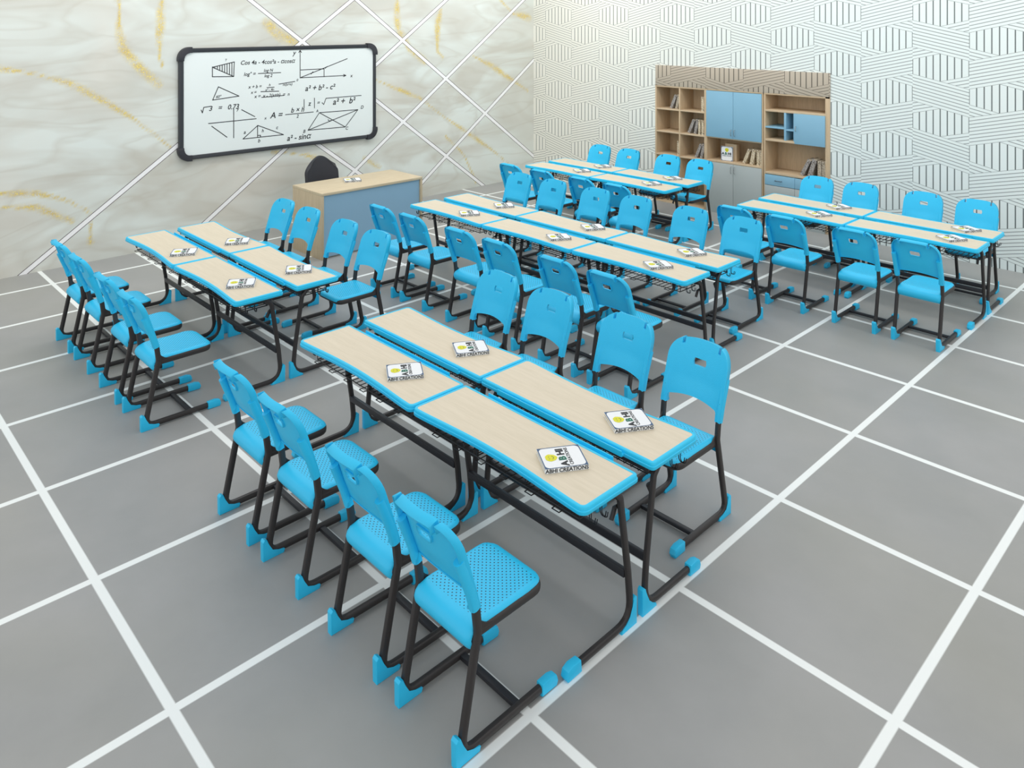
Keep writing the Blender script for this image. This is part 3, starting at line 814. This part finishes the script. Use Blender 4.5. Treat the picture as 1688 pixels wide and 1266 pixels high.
shelf_book(-.958, 1.127, 0, 2, 'upright cream book, third in the second-row pigeon-hole', w=.035, yoff=.01)
shelf_book(-.905, 1.127, 0, 2, 'upright cream book, rightmost in the second-row pigeon-hole', w=.04, yoff=.01)
shelf_book(-1.035, .792, .42, 1, 'leaning grey book in the third-row right pigeon-hole, left of the pair')
shelf_book(-.948, .792, .22, 1, 'leaning beige book in the third-row right pigeon-hole, right of the pair')
shelf_book(-.285, .805, .42, 2, 'leaning cream book, leftmost of those below the blue double doors')
shelf_book(-.172, .805, .20, 2, 'leaning cream book, second of those below the blue double doors', w=.055)
shelf_book(-.072, .805, 0, 2, 'upright cream book, third of those below the blue double doors')
shelf_book(-.027, .805, 0, 2, 'upright cream book at the right end below the blue double doors', w=.04)
shelf_book(.53, .758, .48, 1, 'leaning grey book, leftmost in the niche over the drawers', w=.05, h=.235)
shelf_book(.636, .758, .30, 1, 'leaning grey book, second in the niche over the drawers', w=.06, h=.235)
shelf_book(.765, .758, 0, 0, 'upright beige book, third in the niche over the drawers', w=.05, h=.225)
shelf_book(.822, .758, 0, 0, 'upright beige book, rightmost in the niche over the drawers', w=.055, h=.225)
# plain brown box holding the face-out book
tag(obj('cardboard_box', (lambda bm: (box(bm, -.09, .09, -.045, .045, 0, .24, .003), bm)[1])(bmesh.new()), 'woodv', loc=(SX(-.525), YF+.165, SZ(.805))), 'small brown box behind the face-out white book in the middle niche', 'box')

# ---------------------------------------------------------------- light and camera
w = bpy.data.worlds.new('room_daylight'); bpy.context.scene.world = w; w.use_nodes = True
bg = w.node_tree.nodes['Background']; bg.inputs[0].default_value = (.975, .985, 1, 1)
q = NB(w.node_tree); tc = q.n('ShaderNodeTexCoord'); sx_ = q.n('ShaderNodeSeparateXYZ'); q.link(tc.outputs['Generated'], sx_.inputs[0])
q.link(q.m('SUBTRACT', 1.10, q.m('MULTIPLY', q.ramp(sx_.outputs[2], .15, .9), .30)), bg.inputs[1])
def area(name, loc, sx, sy, power, rot=(0, 0, 0), col=(1, .995, .985)):
    l = bpy.data.lights.new(name, 'AREA'); l.shape = 'RECTANGLE'; l.size = sx; l.size_y = sy; l.energy = power; l.color = col
    o = bpy.data.objects.new(name, l); C.objects.link(o); o.location = loc; o.rotation_euler = rot
area('ceiling_light', (.6, 4.0, 5.2), 7.5, 7.5, 75)
area('added_wall_fill', (-2.7, 3.2, 4.4), .6, 10.5, 80, (0, math.radians(33), 0))  # unseen strip lamp, added to brighten the marble wall and whiteboard
area('added_wall_fill', (1.3, 6.6, 4.4), 9.5, .6, 66, (math.radians(33), 0, 0))  # second added lamp out of view, lifts the wallpapered back wall

cam = bpy.data.cameras.new('camera'); co = bpy.data.objects.new('camera', cam); C.objects.link(co)
cam.sensor_fit = 'HORIZONTAL'; cam.sensor_width = 36; cam.lens = 1286.79/1688*36
cam.shift_x = (844-852.8)/1688; cam.shift_y = (36.6-633)/1688
cam.clip_start = .05; cam.clip_end = 60
co.location = (5.1602, -1.1598, 2.7119); co.rotation_euler = (PI/2, 0, math.radians(135.992-90))
sc = bpy.context.scene; sc.camera = co
vs = sc.view_settings; vs.view_transform = 'Standard'; vs.look = 'None'; vs.gamma = 1; vs.use_curve_mapping = False; vs.exposure = 0
